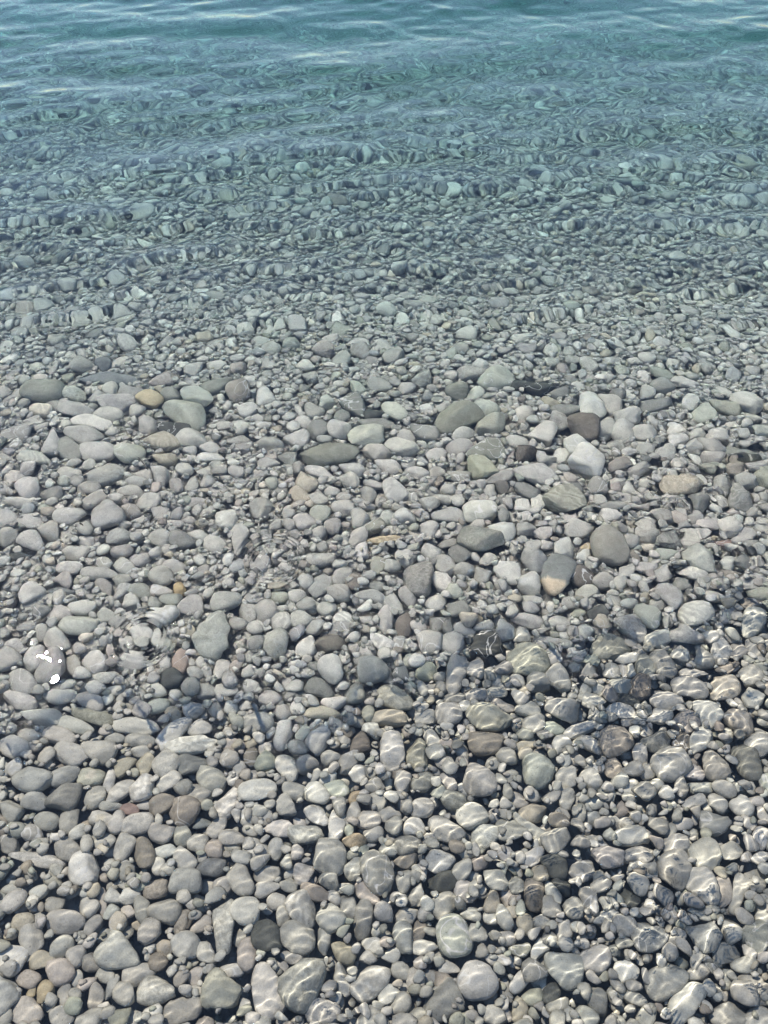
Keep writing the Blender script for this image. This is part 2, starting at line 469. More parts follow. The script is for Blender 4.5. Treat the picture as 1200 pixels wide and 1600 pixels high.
# stones read off the beach one by one: x y half-length half-width(mm) yaw colour style [label]; some marks and one dark colour paint light and shade
TABLE = """-0.524 0.199 23 17 162 g - medium-sized round grey stone just in front and right of the sandy yellow stone
0.328 0.202 18 16 126 lg - medium-sized oval light grey stone in front and right of the small rough black stone
0.559 0.204 31 17 179 g - large elongated grey stone to the right of the long white slanting cobble
-0.100 0.207 27 18 166 g - large oval grey stone just in front and right of the big flat oblong slab
-0.581 0.208 27 18 161 pk - big mauve-grey cobble lying in the near left corner of the bed
-0.327 0.210 30 19 0 g - large oval grey stone just in front and right of the rough blocky pale cobble
0.287 0.215 20 12 29 g -
0.026 0.219 20 15 34 g - medium-sized oval grey stone in front and right of the slanting ribbed cobble
0.496 0.222 42 19 36 wh - long white cobble with bluish tinge lying on a slant
0.350 0.223 20 16 95 dg - medium-sized oval dark grey stone to the right of the small rough black stone
0.246 0.227 20 13 17 ol - medium-sized oval olive-grey stone just to the left of the small rough black stone
0.414 0.228 20 13 163 g - medium-sized oval grey stone just in front and left of the wide wrinkled-looking cobble
-0.527 0.231 18 11 105 g -
-0.476 0.232 19 12 101 pk -
0.276 0.233 17 12 32 bk m small rough black stone in a pocket of tiny pale pebbles
-0.584 0.234 9 8 31 yt -
-0.561 0.235 16 15 63 yt - sandy yellow stone with worn corners, the yellowest stone near the beach corner
0.007 0.235 18 13 23 lg -
-0.269 0.237 31 26 162 ol - broad olive-tinged cobble beside the big white twisted one
-0.376 0.237 31 20 178 lg m rough blocky pale cobble with an uneven broken-looking lower edge
-0.194 0.237 41 25 118 wh - big white twisted cobble narrowing to a waist, near the front edge
-0.454 0.243 20 9 68 g -
-0.137 0.248 38 33 76 g m big flat oblong grey slab standing on end beside the white twisted cobble
-0.022 0.251 34 22 41 lg b large slanting light grey cobble ribbed with many pale bands
0.098 0.252 16 13 178 br -
0.472 0.252 37 22 20 g - wide grey cobble looking wrinkled where ripples cross it
0.228 0.252 22 12 43 wh - medium-sized elongated whitish stone just behind and left of the small rough black stone
0.155 0.252 33 26 0 wh v biggest pale rounded cobble, broad and whitish, veined across its middle
-0.595 0.255 21 13 165 pk - medium-sized oval pinkish grey stone just behind and left of the sandy yellow stone
-0.514 0.255 15 9 101 g -
-0.071 0.255 25 12 111 lg - medium-sized elongated light grey stone just to the left of the slanting ribbed cobble
-0.467 0.260 17 11 170 g -
-0.315 0.260 14 11 44 pk -
-0.411 0.261 28 17 11 g - large elongated grey stone just in front and right of the big round grey cobble
0.527 0.264 21 11 178 g -
-0.545 0.264 26 19 164 pk - lumpy pinkish-grey cobble just behind the small sandy yellow stone
0.306 0.267 32 28 3 bl - big blue-grey cobble with a smooth domed top and a few faint lines
0.409 0.268 20 15 17 wh - medium-sized round whitish stone just to the right of the wide beige-grey stone
-0.256 0.268 20 10 177 lg -
0.028 0.269 17 13 1 g -
0.111 0.272 18 11 175 wh -
0.558 0.274 18 9 25 dg -
-0.494 0.279 19 13 168 dg - dark slate-grey flat stone pressed against the big round grey cobble
-0.581 0.283 22 13 2 tn - medium-sized oval tan-grey stone just behind and left of the lumpy pinkish cobble
0.359 0.284 29 21 12 lg - wide flat beige-grey stone beside the big blue-grey cobble
-0.155 0.288 21 10 175 lg -
-0.523 0.290 17 16 37 lg -
0.011 0.292 16 12 0 lg -
-0.303 0.293 22 13 135 g - medium-sized oval grey stone just in front and left of the long boot-shaped cobble
-0.233 0.293 28 18 82 pk - large elongated pinkish grey stone just in front and left of the greenish black flat stone
-0.449 0.294 39 28 163 lg - big smooth round grey cobble, the largest round one near the water's edge
0.584 0.294 22 13 12 g - medium-sized oval grey stone just in front and right of the slanting bluish cobble
0.397 0.296 15 10 8 dg -
-0.069 0.297 24 16 140 tn - medium-sized oval tan-grey stone behind and left of the slanting ribbed cobble
0.264 0.298 20 12 45 wh -
0.233 0.300 18 12 179 ol -
-0.552 0.302 20 17 38 g - medium-sized oval grey stone just behind the lumpy pinkish cobble
-0.380 0.302 17 12 168 tn -
0.071 0.304 24 12 5 lg - medium-sized elongated light grey stone just in front and right of the tall blue-grey cobble
-0.018 0.306 19 14 131 lg -
-0.341 0.307 25 20 159 lg - medium-sized round light grey stone in front and left of the long boot-shaped cobble
-0.103 0.312 21 11 88 g -
-0.607 0.313 27 18 120 lg - pale smooth egg-shaped cobble standing upright beside a smaller tan stone
0.460 0.316 33 23 8 dg - large dusky grey cobble with a ragged outline in the rippled corner
-0.149 0.318 32 23 162 g - craggy angular grey block leaning on a flat greenish black stone
0.033 0.318 27 17 101 bl - tall narrow blue-grey cobble with a flat face and straight sides
-0.201 0.319 30 23 156 bk - flat greenish black stone half under the craggy angular block
0.603 0.319 19 19 151 lg - medium-sized oval light grey stone just to the left of the dark swirled cobble
0.121 0.320 34 29 102 gn v big upright greenish-grey cobble with crossing pale veins, narrow at the top
0.554 0.320 28 26 132 bl - large slanting bluish cobble among the strongest ripples
0.646 0.322 36 21 38 dg - dark grey cobble with a swirled look at the rippled margin
0.314 0.328 20 13 44 lg -
0.062 0.330 19 12 81 br -
-0.507 0.336 18 14 54 g -
-0.277 0.336 41 19 98 lg m long boot-shaped cobble, whitish at its upper end and greyer at its toe
-0.320 0.339 20 12 19 pk -
-0.558 0.342 34 20 164 lg - large oval light grey stone just behind and right of the upright egg-shaped cobble
-0.631 0.343 19 16 29 tn - medium-sized oval tan-grey stone just behind the upright egg-shaped cobble
-0.352 0.344 23 14 67 br m medium-sized elongated brown-grey stone just in front and right of the blunt triangular cobble
0.274 0.345 17 14 21 lg -
-0.037 0.347 30 16 80 dg - medium-sized elongated dark grey stone behind and left of the tall blue-grey cobble
-0.092 0.347 26 22 171 lg k round light grey cobble marked with one tiny black speck
0.189 0.349 14 10 168 lg -
0.390 0.350 24 12 12 g -
-0.177 0.353 17 13 90 g -
0.041 0.353 21 14 1 g -
0.153 0.355 18 13 6 g -
-0.482 0.358 14 12 53 bl -
-0.455 0.359 16 12 9 pk -
-0.243 0.360 26 23 146 lg - chunky pale block cobble with rounded edges beside the long boot-shaped cobble
-0.387 0.362 29 22 149 g - plain grey blunt triangular cobble with rounded corners, wider at the bottom
-0.143 0.363 32 23 132 g b tapering grey stone with pale bands, wide behind and narrow in front
-0.427 0.363 25 14 119 g - medium-sized elongated grey stone just to the left of the blunt triangular cobble
-0.064 0.367 20 15 113 g -
-0.525 0.368 18 16 149 lg -
-0.586 0.370 17 13 173 g -
-0.501 0.372 28 8 111 pk -
0.107 0.372 25 18 37 g - bent kidney-shaped grey stone in front of the dark greenish block
-0.191 0.376 17 12 175 lg -
0.192 0.376 20 15 90 tn -
0.441 0.379 17 13 23 bk -
-0.090 0.384 17 10 127 g -
-0.484 0.384 16 12 156 g -
-0.454 0.385 18 13 172 lg -
0.061 0.387 20 14 63 g b
0.636 0.387 37 14 59 g - large elongated grey stone behind the dark swirled cobble
-0.033 0.389 26 14 134 pk - medium-sized elongated pinkish grey stone behind and right of the round cobble with a black speck
0.302 0.390 20 12 114 lg -
0.270 0.390 27 18 77 br - upright dark brown stone with a pale tip beside the jet-black cobble
-0.618 0.391 17 12 19 wh -
-0.125 0.391 28 14 157 br - medium-sized elongated brown-grey stone just behind and right of the tapering banded stone
-0.668 0.393 19 11 171 g -
0.609 0.394 27 15 55 pk - medium-sized oval pinkish grey stone behind the slanting bluish cobble
-0.210 0.396 24 15 5 lg - medium-sized oval light grey stone behind and right of the chunky block cobble
-0.411 0.397 22 15 9 br m medium-sized oval brown-grey stone just behind the blunt triangular cobble
0.239 0.403 18 15 39 dg m
0.323 0.403 19 14 127 bk -
-0.292 0.405 18 14 175 lg -
-0.173 0.405 16 12 174 g -
0.573 0.405 29 25 84 lg - large oval light grey stone just in front and right of the large leaning slab
0.109 0.409 30 17 10 bk - dark greenish-grey angular block wedged under a blue-grey cobble
-0.258 0.410 29 19 131 g - medium-sized oval grey stone just behind the chunky block cobble
-0.356 0.411 29 21 177 bl - blunt heart-shaped blue-grey stone with a notch in its upper edge
0.202 0.411 24 18 131 g - medium-sized oval grey stone just to the left of the upright brown stone
-0.100 0.415 18 16 171 dg -
-0.214 0.424 23 16 13 g b
-0.150 0.425 20 18 43 g b medium-sized oval grey stone just behind the tapering banded stone
-0.012 0.425 36 28 121 g v large smooth grey oval cobble with a thin pale seam along one side
0.531 0.428 35 27 79 g - large leaning grey slab with long straight sides behind the rippled streak
0.363 0.428 23 14 28 g -
-0.548 0.432 30 28 169 wh v pale pear-shaped cobble with thin rust stains across its broad face
-0.316 0.434 26 15 5 dbl - medium-sized elongated dark bluish stone just behind and right of the blunt heart-shaped stone
-0.056 0.434 20 15 58 lg b
0.641 0.435 13 9 25 lg -
0.312 0.438 25 21 168 bk - jet-black angular cobble, the blackest of the larger stones
-0.415 0.438 17 13 128 lg -
0.177 0.443 16 14 15 pk -
0.103 0.444 27 20 179 bl - medium-sized oval bluish grey stone just behind the dark greenish block
0.039 0.445 22 14 1 br -
-0.180 0.447 15 13 81 lg -
-0.367 0.447 25 16 151 lg - medium-sized oval light grey stone just behind the blunt heart-shaped stone
-0.640 0.448 51 13 174 lg m long flat pale slab lying level among smaller stones
0.695 0.450 18 13 26 lg -
0.277 0.453 26 16 32 wh - whitish cobble with a bright pearly patch, just behind the jet-black one
0.468 0.456 31 14 17 g - medium-sized elongated grey stone just in front of the smooth oval with a pale cap
-0.445 0.460 29 19 109 br - square brown-grey block with a nearly black lower end
0.645 0.465 22 13 12 lg -
-0.588 0.465 28 18 157 g - medium-sized oval grey stone just behind and left of the pale rust-stained cobble
-0.407 0.465 24 13 171 lg -
-0.311 0.467 20 17 154 pk -
-0.485 0.468 25 18 77 g - medium-sized elongated grey stone just to the left of the brown block with dark foot
-0.201 0.468 19 14 91 lg -
0.044 0.474 25 18 1 dg m medium-sized oval dark grey stone just in front and left of the large wedge-shaped pale cobble
-0.701 0.475 23 15 162 dg -
0.546 0.475 26 19 9 lg - medium-sized oval light grey stone just behind the large leaning slab
-0.349 0.478 19 17 165 g -
-0.055 0.482 23 15 8 yt m yellowish mottled stone with a flat top and a rough surface
0.708 0.488 22 13 41 lg -
-0.285 0.489 25 14 177 g -
0.464 0.491 34 21 13 lg - smooth grey oval cobble with a pale capped stone behind it
-0.381 0.492 20 17 119 g -
0.192 0.493 30 22 15 wh m pitted stone with white bands over its top and small holes
-0.148 0.495 32 17 3 lg m oval banded grey stone with small dark pits near its middle
-0.020 0.496 19 15 179 lg -
-0.663 0.496 21 14 162 g -
-0.577 0.497 17 13 34 lg -
-0.422 0.497 24 17 169 g - medium-sized oval grey stone just behind and right of the brown block with dark foot
0.118 0.503 36 21 156 lg - large wedge-shaped pale cobble pointing down to the right
0.542 0.504 17 12 16 g -
-0.203 0.504 31 16 3 lg - medium-sized elongated light grey stone just to the left of the banded stone with pits
0.277 0.508 43 13 137 lg - very long slanting grey bar running down to the right
-0.316 0.509 22 16 57 g -
-0.091 0.509 31 17 78 wh b medium-sized elongated whitish stone just behind and left of the yellowish mottled stone
0.058 0.509 20 16 4 wh b
0.632 0.512 29 22 5 bl - angular bluish plate with fine pale lines across it
-0.468 0.513 29 20 12 lg - medium-sized oval light grey stone just in front of the dull red stone
0.571 0.516 19 12 11 lg -
-0.346 0.516 18 10 6 dbl -
-0.601 0.517 23 17 102 g - medium-sized oval grey stone just in front of the dark grainy slab
-0.507 0.517 21 16 72 lg -
0.453 0.518 20 12 7 g -
-0.644 0.519 24 16 163 g - medium-sized oval grey stone just in front and left of the dark grainy slab
-0.541 0.522 23 17 6 wh p grey stone with a whitish knot at its centre
-0.029 0.524 22 16 179 lg -
0.398 0.527 18 12 10 bl -
0.170 0.528 30 23 7 lg - medium-sized oval light grey stone just behind and left of the pitted white-banded stone
-0.128 0.530 27 16 132 wh b medium-sized oval whitish stone just behind and right of the banded stone with pits
0.009 0.534 22 15 0 g -
0.288 0.535 27 16 14 tn - medium-sized oval tan-grey stone just behind the very long slanting bar
-0.386 0.538 32 27 151 br - smooth brown domed cobble, the brownest in the left shallows
-0.720 0.541 27 19 144 lg - pale smooth egg-like cobble at the left margin, in front of the dark grainy slab
-0.491 0.543 19 11 172 rd - dull red stone tucked beneath the domed striped stone
0.074 0.544 23 20 7 lg b ridged round grey stone scored with upright pale lines
0.691 0.545 23 20 18 wh - medium-sized oval whitish stone just behind and right of the angular bluish plate
-0.187 0.547 25 19 147 lg - medium-sized oval light grey stone just in front and left of the bright white cobble
-0.528 0.548 23 10 176 g -
-0.466 0.552 17 9 175 g -
-0.430 0.553 26 18 22 br - medium-sized elongated brown-grey stone just to the left of the brown dome
0.650 0.553 19 17 39 lg -
0.603 0.554 25 14 9 lg -
-0.676 0.556 24 19 150 bl - medium-sized round bluish grey stone just in front of the big bluish round cobble
-0.303 0.559 33 19 69 lg b tall leaf-shaped pale stone ending in a sharp tip
0.264 0.559 19 15 167 g -
0.136 0.559 28 19 173 dg m medium-sized oval dark grey stone just to the right of the ridged round stone
-0.056 0.563 17 13 73 yt - small amber-brown translucent-looking stone among grey ones
-0.618 0.564 35 29 48 dg - dark grainy slab lying on a slant behind a smaller bluish round stone
-0.563 0.564 23 19 70 g - medium-sized oval grey stone just in front of the olive stone with a square patch
0.355 0.565 23 18 58 g - medium-sized round grey stone just in front and right of the large greenish dome
-0.361 0.571 26 19 168 g - medium-sized oval grey stone just to the left of the leaf-shaped pale stone
-0.131 0.571 26 19 139 wh - bright white cobble with an angled ridge, brightest among its neighbours
-0.175 0.577 25 16 167 g -
-0.517 0.579 30 17 32 lg - medium-sized elongated light grey stone just to the left of the domed striped stone
0.626 0.581 27 13 180 lg -
-0.475 0.583 25 22 106 wh b domed stone with upright pale stripes like a folded fan
-0.094 0.583 24 16 178 gn -
0.536 0.588 18 13 55 lg -
-0.017 0.591 18 16 178 g -
-0.425 0.596 25 17 31 lg -
-0.544 0.597 23 12 100 lg -
0.128 0.597 21 12 132 lg -
0.036 0.597 22 17 70 lg -
-0.696 0.601 39 26 153 bl - big bluish round cobble, smooth all over, at the left side of the shallows
0.412 0.601 22 19 132 wh -
-0.344 0.602 33 21 159 g - medium-sized oval grey stone just in front and right of the dark bluish lumpy stone
0.187 0.602 36 32 100 lg - twisted pale stone with a forked outline in front of the smooth brown oval
0.364 0.607 25 18 56 lg - medium-sized round light grey stone just to the right of the large greenish dome
-0.581 0.607 26 18 4 ol p olive-brown stone carrying one square cream patch
-0.636 0.609 29 22 179 bl - bluish almond-shaped stone touching the big bluish round cobble
0.615 0.614 25 18 21 lg -
0.306 0.615 33 31 75 gn - large greenish-grey dome with fine dark lines fanning down it
-0.053 0.615 18 16 175 wh -
0.524 0.618 18 14 38 g -
-0.194 0.626 31 20 123 lg - medium-sized oval light grey stone just behind and left of the bright white cobble
0.662 0.627 34 27 103 g - large oval grey stone just to the left of the dark slanting slab at the side
-0.741 0.627 19 18 62 lg -
0.463 0.628 25 18 85 br -
-0.519 0.630 23 18 28 tn -
-0.156 0.631 22 20 152 g -
-0.479 0.632 21 19 123 tn -
-0.438 0.632 27 26 58 g - medium-sized oval grey stone just to the left of the dark bluish lumpy stone
-0.384 0.633 33 21 5 dbl - dark bluish lumpy stone just in front of the long striped shell-like one
0.731 0.634 40 26 91 dg - dark slanting slab at the right side of the bed
0.575 0.635 42 30 34 lg - wide flat pale cobble with a dented top, largest of the pale ones around it
-0.073 0.639 28 17 64 g - medium-sized elongated grey stone just in front and left of the dark brown square stone
-0.107 0.647 21 16 176 g -
-0.634 0.653 41 20 160 lg - pale stone with a notched upper edge and a pointed left end
0.067 0.655 31 22 86 ol b fluted brown and white barrel-shaped stone with upright stripes
0.519 0.659 26 15 84 g -
-0.495 0.660 20 14 1 g -
0.017 0.660 42 26 80 wh - large white stone with a wavy outline left of the fluted barrel stone
-0.580 0.664 36 24 152 lg - wide rounded pale cobble with a faint ring on its upper face
-0.755 0.670 36 20 160 lg - medium-sized oval light grey stone behind and left of the bluish almond-shaped stone
0.427 0.673 28 15 146 lg -
0.767 0.675 29 23 46 lg - medium-sized round light grey stone in front of the white-rimmed stone
-0.395 0.676 52 21 12 wh b long striped stone shaped like a mussel shell, white and grey
0.363 0.676 22 18 24 lg -
0.287 0.676 26 12 22 tn -
0.211 0.677 38 26 179 br - smooth chocolate-brown oval cobble, lying level
-0.048 0.677 25 20 90 dbr - dark brown square stone standing among whitish ones
0.558 0.679 31 21 12 dg m dark mottled oval cobble with a marbled surface
0.476 0.681 36 32 4 br b brown-grey cobble with concentric pale bands on its right side
0.611 0.682 24 15 56 dbr - small dark brown stone beside the dark mottled oval
0.649 0.685 38 18 43 lg - medium-sized oval light grey stone just to the right of the small dark brown stone
-0.503 0.685 31 14 0 g -
-0.135 0.688 30 22 59 bl - medium-sized oval bluish grey stone just in front of the tan flat slab
0.098 0.688 22 15 134 lg -
-0.555 0.690 21 13 171 g -
-0.668 0.693 37 17 161 g - medium-sized elongated grey stone just behind and left of the notched pale stone
-0.733 0.696 27 13 160 lg -
-0.211 0.698 35 21 70 wh - medium-sized elongated whitish stone in front and left of the tan flat slab
-0.438 0.705 43 19 51 wh v long slanting pale spindle-shaped stone with a white stripe along it
-0.028 0.709 19 17 177 wh b
0.353 0.714 22 16 8 gn -
0.413 0.714 45 13 21 lg - curved finger-like pale stone, thicker at its right end
-0.382 0.714 24 18 168 lg -
-0.517 0.717 47 18 176 lg - long pale bar-shaped cobble, straight and level, with blunt ends
-0.645 0.718 44 17 167 lg - medium-sized elongated light grey stone just in front and left of the long mottled olive stone
0.314 0.723 25 19 22 lg -
0.742 0.725 31 22 155 pk - medium-sized elongated pinkish grey stone just in front and left of the white-rimmed stone
0.222 0.734 48 28 171 ol - large bar-shaped pale olive slab directly behind the smooth brown oval
0.577 0.736 33 18 18 lg - medium-sized elongated light grey stone just behind the dark mottled oval
0.009 0.737 38 18 0 tn - medium-sized elongated tan-grey stone just in front of the mottled log-shaped stone
-0.721 0.738 43 20 170 lg - large elongated light grey stone to the left of the long mottled olive stone
0.087 0.739 22 17 4 g -
-0.615 0.742 50 17 166 ol m long mottled olive-grey stone, thin at its left end
0.137 0.744 28 25 12 lg - round light grey cobble with a pale rim next to a bar-shaped olive slab
-0.130 0.749 39 15 180 tn - tan flat slab seen under a faint ripple near white stones
-0.215 0.749 20 17 162 g -
0.500 0.751 32 17 178 lg - medium-sized elongated light grey stone just in front of the flat black-green stone
-0.407 0.756 23 18 159 wh -
0.376 0.756 33 27 165 lg - medium-sized oval light grey stone just behind and left of the curved finger-like stone
0.304 0.758 27 16 178 lg -
-0.481 0.764 24 17 10 gn -
0.250 0.764 28 13 164 pk -
-0.107 0.774 29 18 178 wh -
-0.779 0.775 43 18 157 lg - medium-sized elongated light grey stone to the left of the long mottled olive stone
-0.629 0.777 40 17 153 lg - medium-sized elongated light grey stone just behind the long mottled olive stone
0.604 0.778 34 23 12 lg - medium-sized oval light grey stone just to the right of the flat black-green stone
0.518 0.779 29 16 158 bk - flat black-green stone under a pale oval one
0.447 0.779 27 18 8 lg -
0.789 0.780 27 21 20 wh b white-rimmed grey stone next to the cream swirled one
0.025 0.782 42 24 151 ol m olive mottled log-shaped stone lying aslant with rounded ends
0.150 0.784 25 15 2 dg -
-0.246 0.785 24 21 21 lg -
-0.698 0.785 36 17 175 lg - medium-sized elongated light grey stone just behind and left of the long mottled olive stone
0.199 0.790 26 16 15 g -
-0.064 0.793 23 22 108 ol -
0.243 0.795 23 14 171 g -
-0.384 0.800 23 17 170 g -
-0.340 0.800 25 15 175 lg -
0.737 0.801 38 27 45 cr b cream and grey swirled stone with curving light bands
0.660 0.804 37 24 160 g - medium-sized elongated grey stone just to the left of the cream swirled stone
0.556 0.807 35 20 63 br - medium-sized oval brown-grey stone just behind and right of the flat black-green stone
-0.138 0.808 32 21 165 dg - medium-sized elongated dark grey stone just behind the tan flat slab
0.515 0.818 26 23 37 lg - medium-sized oval light grey stone just behind the flat black-green stone
-0.786 0.819 38 23 141 g - medium-sized oval grey stone behind and left of the long mottled olive stone
0.338 0.820 26 22 171 g -
-0.464 0.828 26 25 169 bk - dark brown-black slab at the edge of the round water ripple
0.381 0.830 32 24 115 lg - medium-sized oval light grey stone in front and right of the speckled olive oval
-0.613 0.833 31 14 3 lg -
0.803 0.835 28 23 32 g - medium-sized oval grey stone just behind the white-rimmed stone
0.680 0.841 32 16 179 g -
0.158 0.841 50 22 73 g - large elongated grey stone just to the right of the round yellow-green stone
0.007 0.842 20 11 90 lg -
0.037 0.845 19 18 83 dbl -
0.094 0.851 23 22 69 yg - round yellow-green pale stone, the only one so tinted nearby
-0.357 0.856 25 19 89 g -
0.203 0.857 26 23 62 lg -
-0.735 0.861 45 32 101 g - large oval grey stone behind and left of the long mottled olive stone
0.577 0.862 25 23 36 dg -
-0.689 0.863 33 16 124 g -
0.618 0.863 37 23 101 g - slanting grey prism-shaped stone with one sharp ridge
-0.642 0.871 31 23 132 lg - medium-sized round light grey stone in front and left of the round stone inside the ring
-0.452 0.875 32 19 103 rs - rusty pink stone at the edge of the round water ripple
0.319 0.876 45 37 178 sp s large pale olive oval cobble speckled all over
0.713 0.876 25 20 52 g -
-0.780 0.882 33 20 91 lg - medium-sized elongated light grey stone to the left of the round stone inside the ring
0.546 0.883 29 14 4 wh - bright white bar-shaped stone beside the flat olive slab
0.665 0.888 22 20 26 g -
0.798 0.901 26 19 35 g -
0.757 0.904 36 21 54 lg m slanting pale pitted stone narrowing toward its foot
0.507 0.909 44 32 37 dol - flat dark olive slab lying under a curved ripple streak
-0.835 0.912 26 18 167 lg -
-0.176 0.912 29 23 91 wh b medium-sized round whitish stone just to the left of the dark brown wavy stone
0.235 0.913 37 33 57 bk - large dark flat stone left of the speckled olive oval
-0.246 0.918 39 28 97 g c pitted grey ball-shaped cobble with a cracked-looking skin
0.157 0.921 28 25 44 lg - smooth pale egg-like cobble left of a dark patch
-0.123 0.922 36 22 5 dbr - dark brown-grey stone with a wavy outline beside a ribbed white one
0.032 0.924 22 15 77 wh v
-0.741 0.926 34 23 147 lg - medium-sized oval light grey stone in front of the thin slate sliver
0.106 0.927 32 28 92 lg v medium-sized round light grey stone just to the left of the smooth egg-like cobble
-0.005 0.927 31 18 142 wh b slanting pale stone striped along its length
0.373 0.932 34 13 1 lg -
0.624 0.934 35 21 32 wh - medium-sized oval whitish stone just to the left of the smooth level oval
-0.388 0.935 54 45 125 gw c greenish-white cratered rock with a rough hollow in its face
-0.518 0.938 27 15 100 lg -
0.689 0.941 36 28 9 lg - smooth pale level oval cobble, flawless and egg-like, toward the right side
0.316 0.941 21 18 53 lg -
-0.558 0.949 28 23 124 lg - round pale stone seen inside the circular ripple
-0.786 0.952 24 17 131 lg -
0.463 0.953 20 17 67 lg -
0.279 0.956 26 23 55 lg -
0.184 0.959 29 19 154 g -
0.574 0.960 37 33 112 lg m medium-sized oval light grey stone just in front and left of the greenish wedge-topped stone
-0.824 0.966 23 16 177 g -
-0.158 0.966 24 18 12 lg -
-0.706 0.969 44 27 178 gn - large elongated greenish grey stone to the left of the round stone inside the ring
0.231 0.971 24 15 10 lg -
0.123 0.975 21 18 77 dg v
0.047 0.975 30 19 82 dbr -
0.854 0.980 43 24 54 lg - medium-sized oval light grey stone just in front of the dark brown flat stone
0.409 0.980 29 15 176 g -
-0.239 0.983 26 24 128 lg b
-0.194 0.988 26 24 132 lg -
0.332 0.989 37 20 176 lg - medium-sized elongated light grey stone behind the speckled olive oval
0.005 0.990 38 19 97 lg - upright drop-shaped pale stone with dark flecks near its top
-0.094 0.993 24 18 177 wh b
0.617 0.998 33 31 103 gn - greenish pale stone with a wedge-shaped top
-0.651 1.000 23 20 130 lg -
-0.758 1.005 28 22 160 g -
0.731 1.005 44 29 28 wh b medium-sized oval whitish stone just behind the smooth level oval
-0.319 1.006 30 21 93 g -
0.503 1.008 28 20 11 bk - flat dark green-grey stone among whitish pebbles
-0.278 1.015 31 26 112 g - medium-sized round grey stone behind the pitted grey ball
0.175 1.017 29 25 168 dg -
-0.135 1.021 23 17 176 g -
-0.712 1.024 33 23 172 lg - medium-sized elongated light grey stone just in front and right of the thin slate sliver
-0.452 1.026 33 27 158 lg - medium-sized oval light grey stone just in front and right of the orange-tan chip
-0.831 1.030 28 13 179 g -
0.874 1.032 28 18 7 dbr - dark brown flat stone toward the right side of the bed
0.646 1.032 25 14 12 g -
0.126 1.036 26 21 25 lg -
0.024 1.039 28 18 139 lg -
-0.603 1.039 25 18 123 lg -
0.352 1.045 27 16 177 lg -
-0.509 1.047 28 17 174 gn -
0.056 1.055 30 20 98 g -
-0.029 1.057 32 20 151 g -
0.682 1.057 35 27 133 lg - medium-sized elongated light grey stone behind and right of the greenish wedge-topped stone
-0.250 1.058 22 20 149 ol -
-0.208 1.058 23 19 172 lg -
-0.107 1.068 31 24 168 g -
-0.628 1.069 29 19 62 g -
0.490 1.070 28 19 32 g -
-0.779 1.071 39 12 175 dbl - thin slate-blue sliver lying level
-0.586 1.073 30 19 151 gn -
-0.537 1.076 27 16 1 lg -
-0.494 1.077 23 15 105 og - small orange-tan square chip, the only orange one nearby
-0.675 1.085 33 15 137 g -
-0.017 1.088 22 16 180 dg -
0.719 1.088 24 18 23 dg -
-0.153 1.091 38 23 49 g - medium-sized elongated grey stone in front and left of the tan striped sliver
0.575 1.098 23 18 58 lg -
-0.774 1.102 25 19 143 g -
0.359 1.102 35 28 67 lg - medium-sized round light grey stone just to the left of the boulder with an orange spot
0.143 1.103 31 22 120 wh -
0.089 1.105 46 36 101 g m large grey pear-shaped boulder with streaked lower tip
0.534 1.106 27 21 19 g -
-0.639 1.108 24 18 158 dg -
-0.543 1.116 30 24 156 g -
0.683 1.118 27 21 31 g -
0.488 1.120 33 28 66 dbr - smooth brown four-sided stone right of the boulder with an orange spot
0.425 1.121 66 39 69 dbl o big blue-grey boulder with an orange and white spot near its foot
0.240 1.121 26 23 62 g -
-0.103 1.122 32 20 56 g -
0.755 1.124 35 21 163 lg -
0.854 1.127 23 14 2 br -
-0.699 1.128 43 18 4 lg - thin level pale bar-shaped stone with tapered ends
0.596 1.133 21 21 1 g -
-0.776 1.142 33 18 173 lg -
0.196 1.144 26 24 35 g -
0.646 1.146 29 18 9 lg -
-0.642 1.149 32 20 134 g -
-0.519 1.149 30 19 164 g -
-0.016 1.152 29 18 80 ol v
0.019 1.154 21 21 44 g -
0.151 1.154 32 24 107 g -
-0.696 1.160 22 16 157 g -
0.857 1.161 21 15 36 lg -
0.892 1.164 23 18 52 dg -
0.790 1.165 43 33 142 lg - large elongated light grey stone just in front and left of the reddish-brown stone
-0.605 1.171 27 21 40 lg -
-0.157 1.173 37 23 6 g -
-0.909 1.178 29 14 175 bk - thin black level stone, the blackest one on the left side
0.501 1.187 19 18 79 wh -
0.195 1.190 31 24 155 dg -
0.709 1.190 29 16 6 gn -
-0.777 1.193 35 24 165 lg -
0.121 1.197 27 23 105 lg -
0.567 1.210 58 42 100 dol - large smooth olive-grey pyramid-shaped boulder
0.934 1.215 24 17 35 dg -
0.515 1.217 17 13 58 yt - small yellow pebble behind the large olive pyramid
0.458 1.218 36 24 70 wh - white squarish cobble behind the boulder with an orange spot
0.860 1.221 26 19 154 rd - reddish-brown flat stone, the reddest toward the right side
-0.432 1.223 32 23 152 lg -
-0.896 1.224 37 26 136 lg - medium-sized oval light grey stone just behind and right of the thin black stone
0.247 1.230 58 37 175 dol - large dark olive-grey boulder with a ridged roof-like top
0.163 1.230 26 16 2 g -
-0.758 1.232 26 18 163 lg -
0.729 1.232 33 24 18 dg m rough brown-grey oval stone beside a pale heart-shaped one
0.779 1.233 27 21 65 lg -
-0.517 1.236 41 25 160 dg - dark grey oval cobble with a level top, darkest in its area
-0.370 1.240 50 22 93 lg - tall smooth pale stone beside the smaller ring of ripples
-0.004 1.243 45 15 176 yt b tan and cream striped sliver lying level
0.921 1.244 39 17 33 lg -
-0.067 1.249 33 23 82 g -
-0.476 1.255 28 17 145 lg -
0.677 1.256 32 28 25 g -
0.413 1.257 24 17 18 lg -
-0.858 1.262 36 24 127 g -
0.368 1.270 26 25 61 g -
0.894 1.275 32 28 10 lg -
0.116 1.278 28 26 75 g -
-0.133 1.286 28 22 97 g -
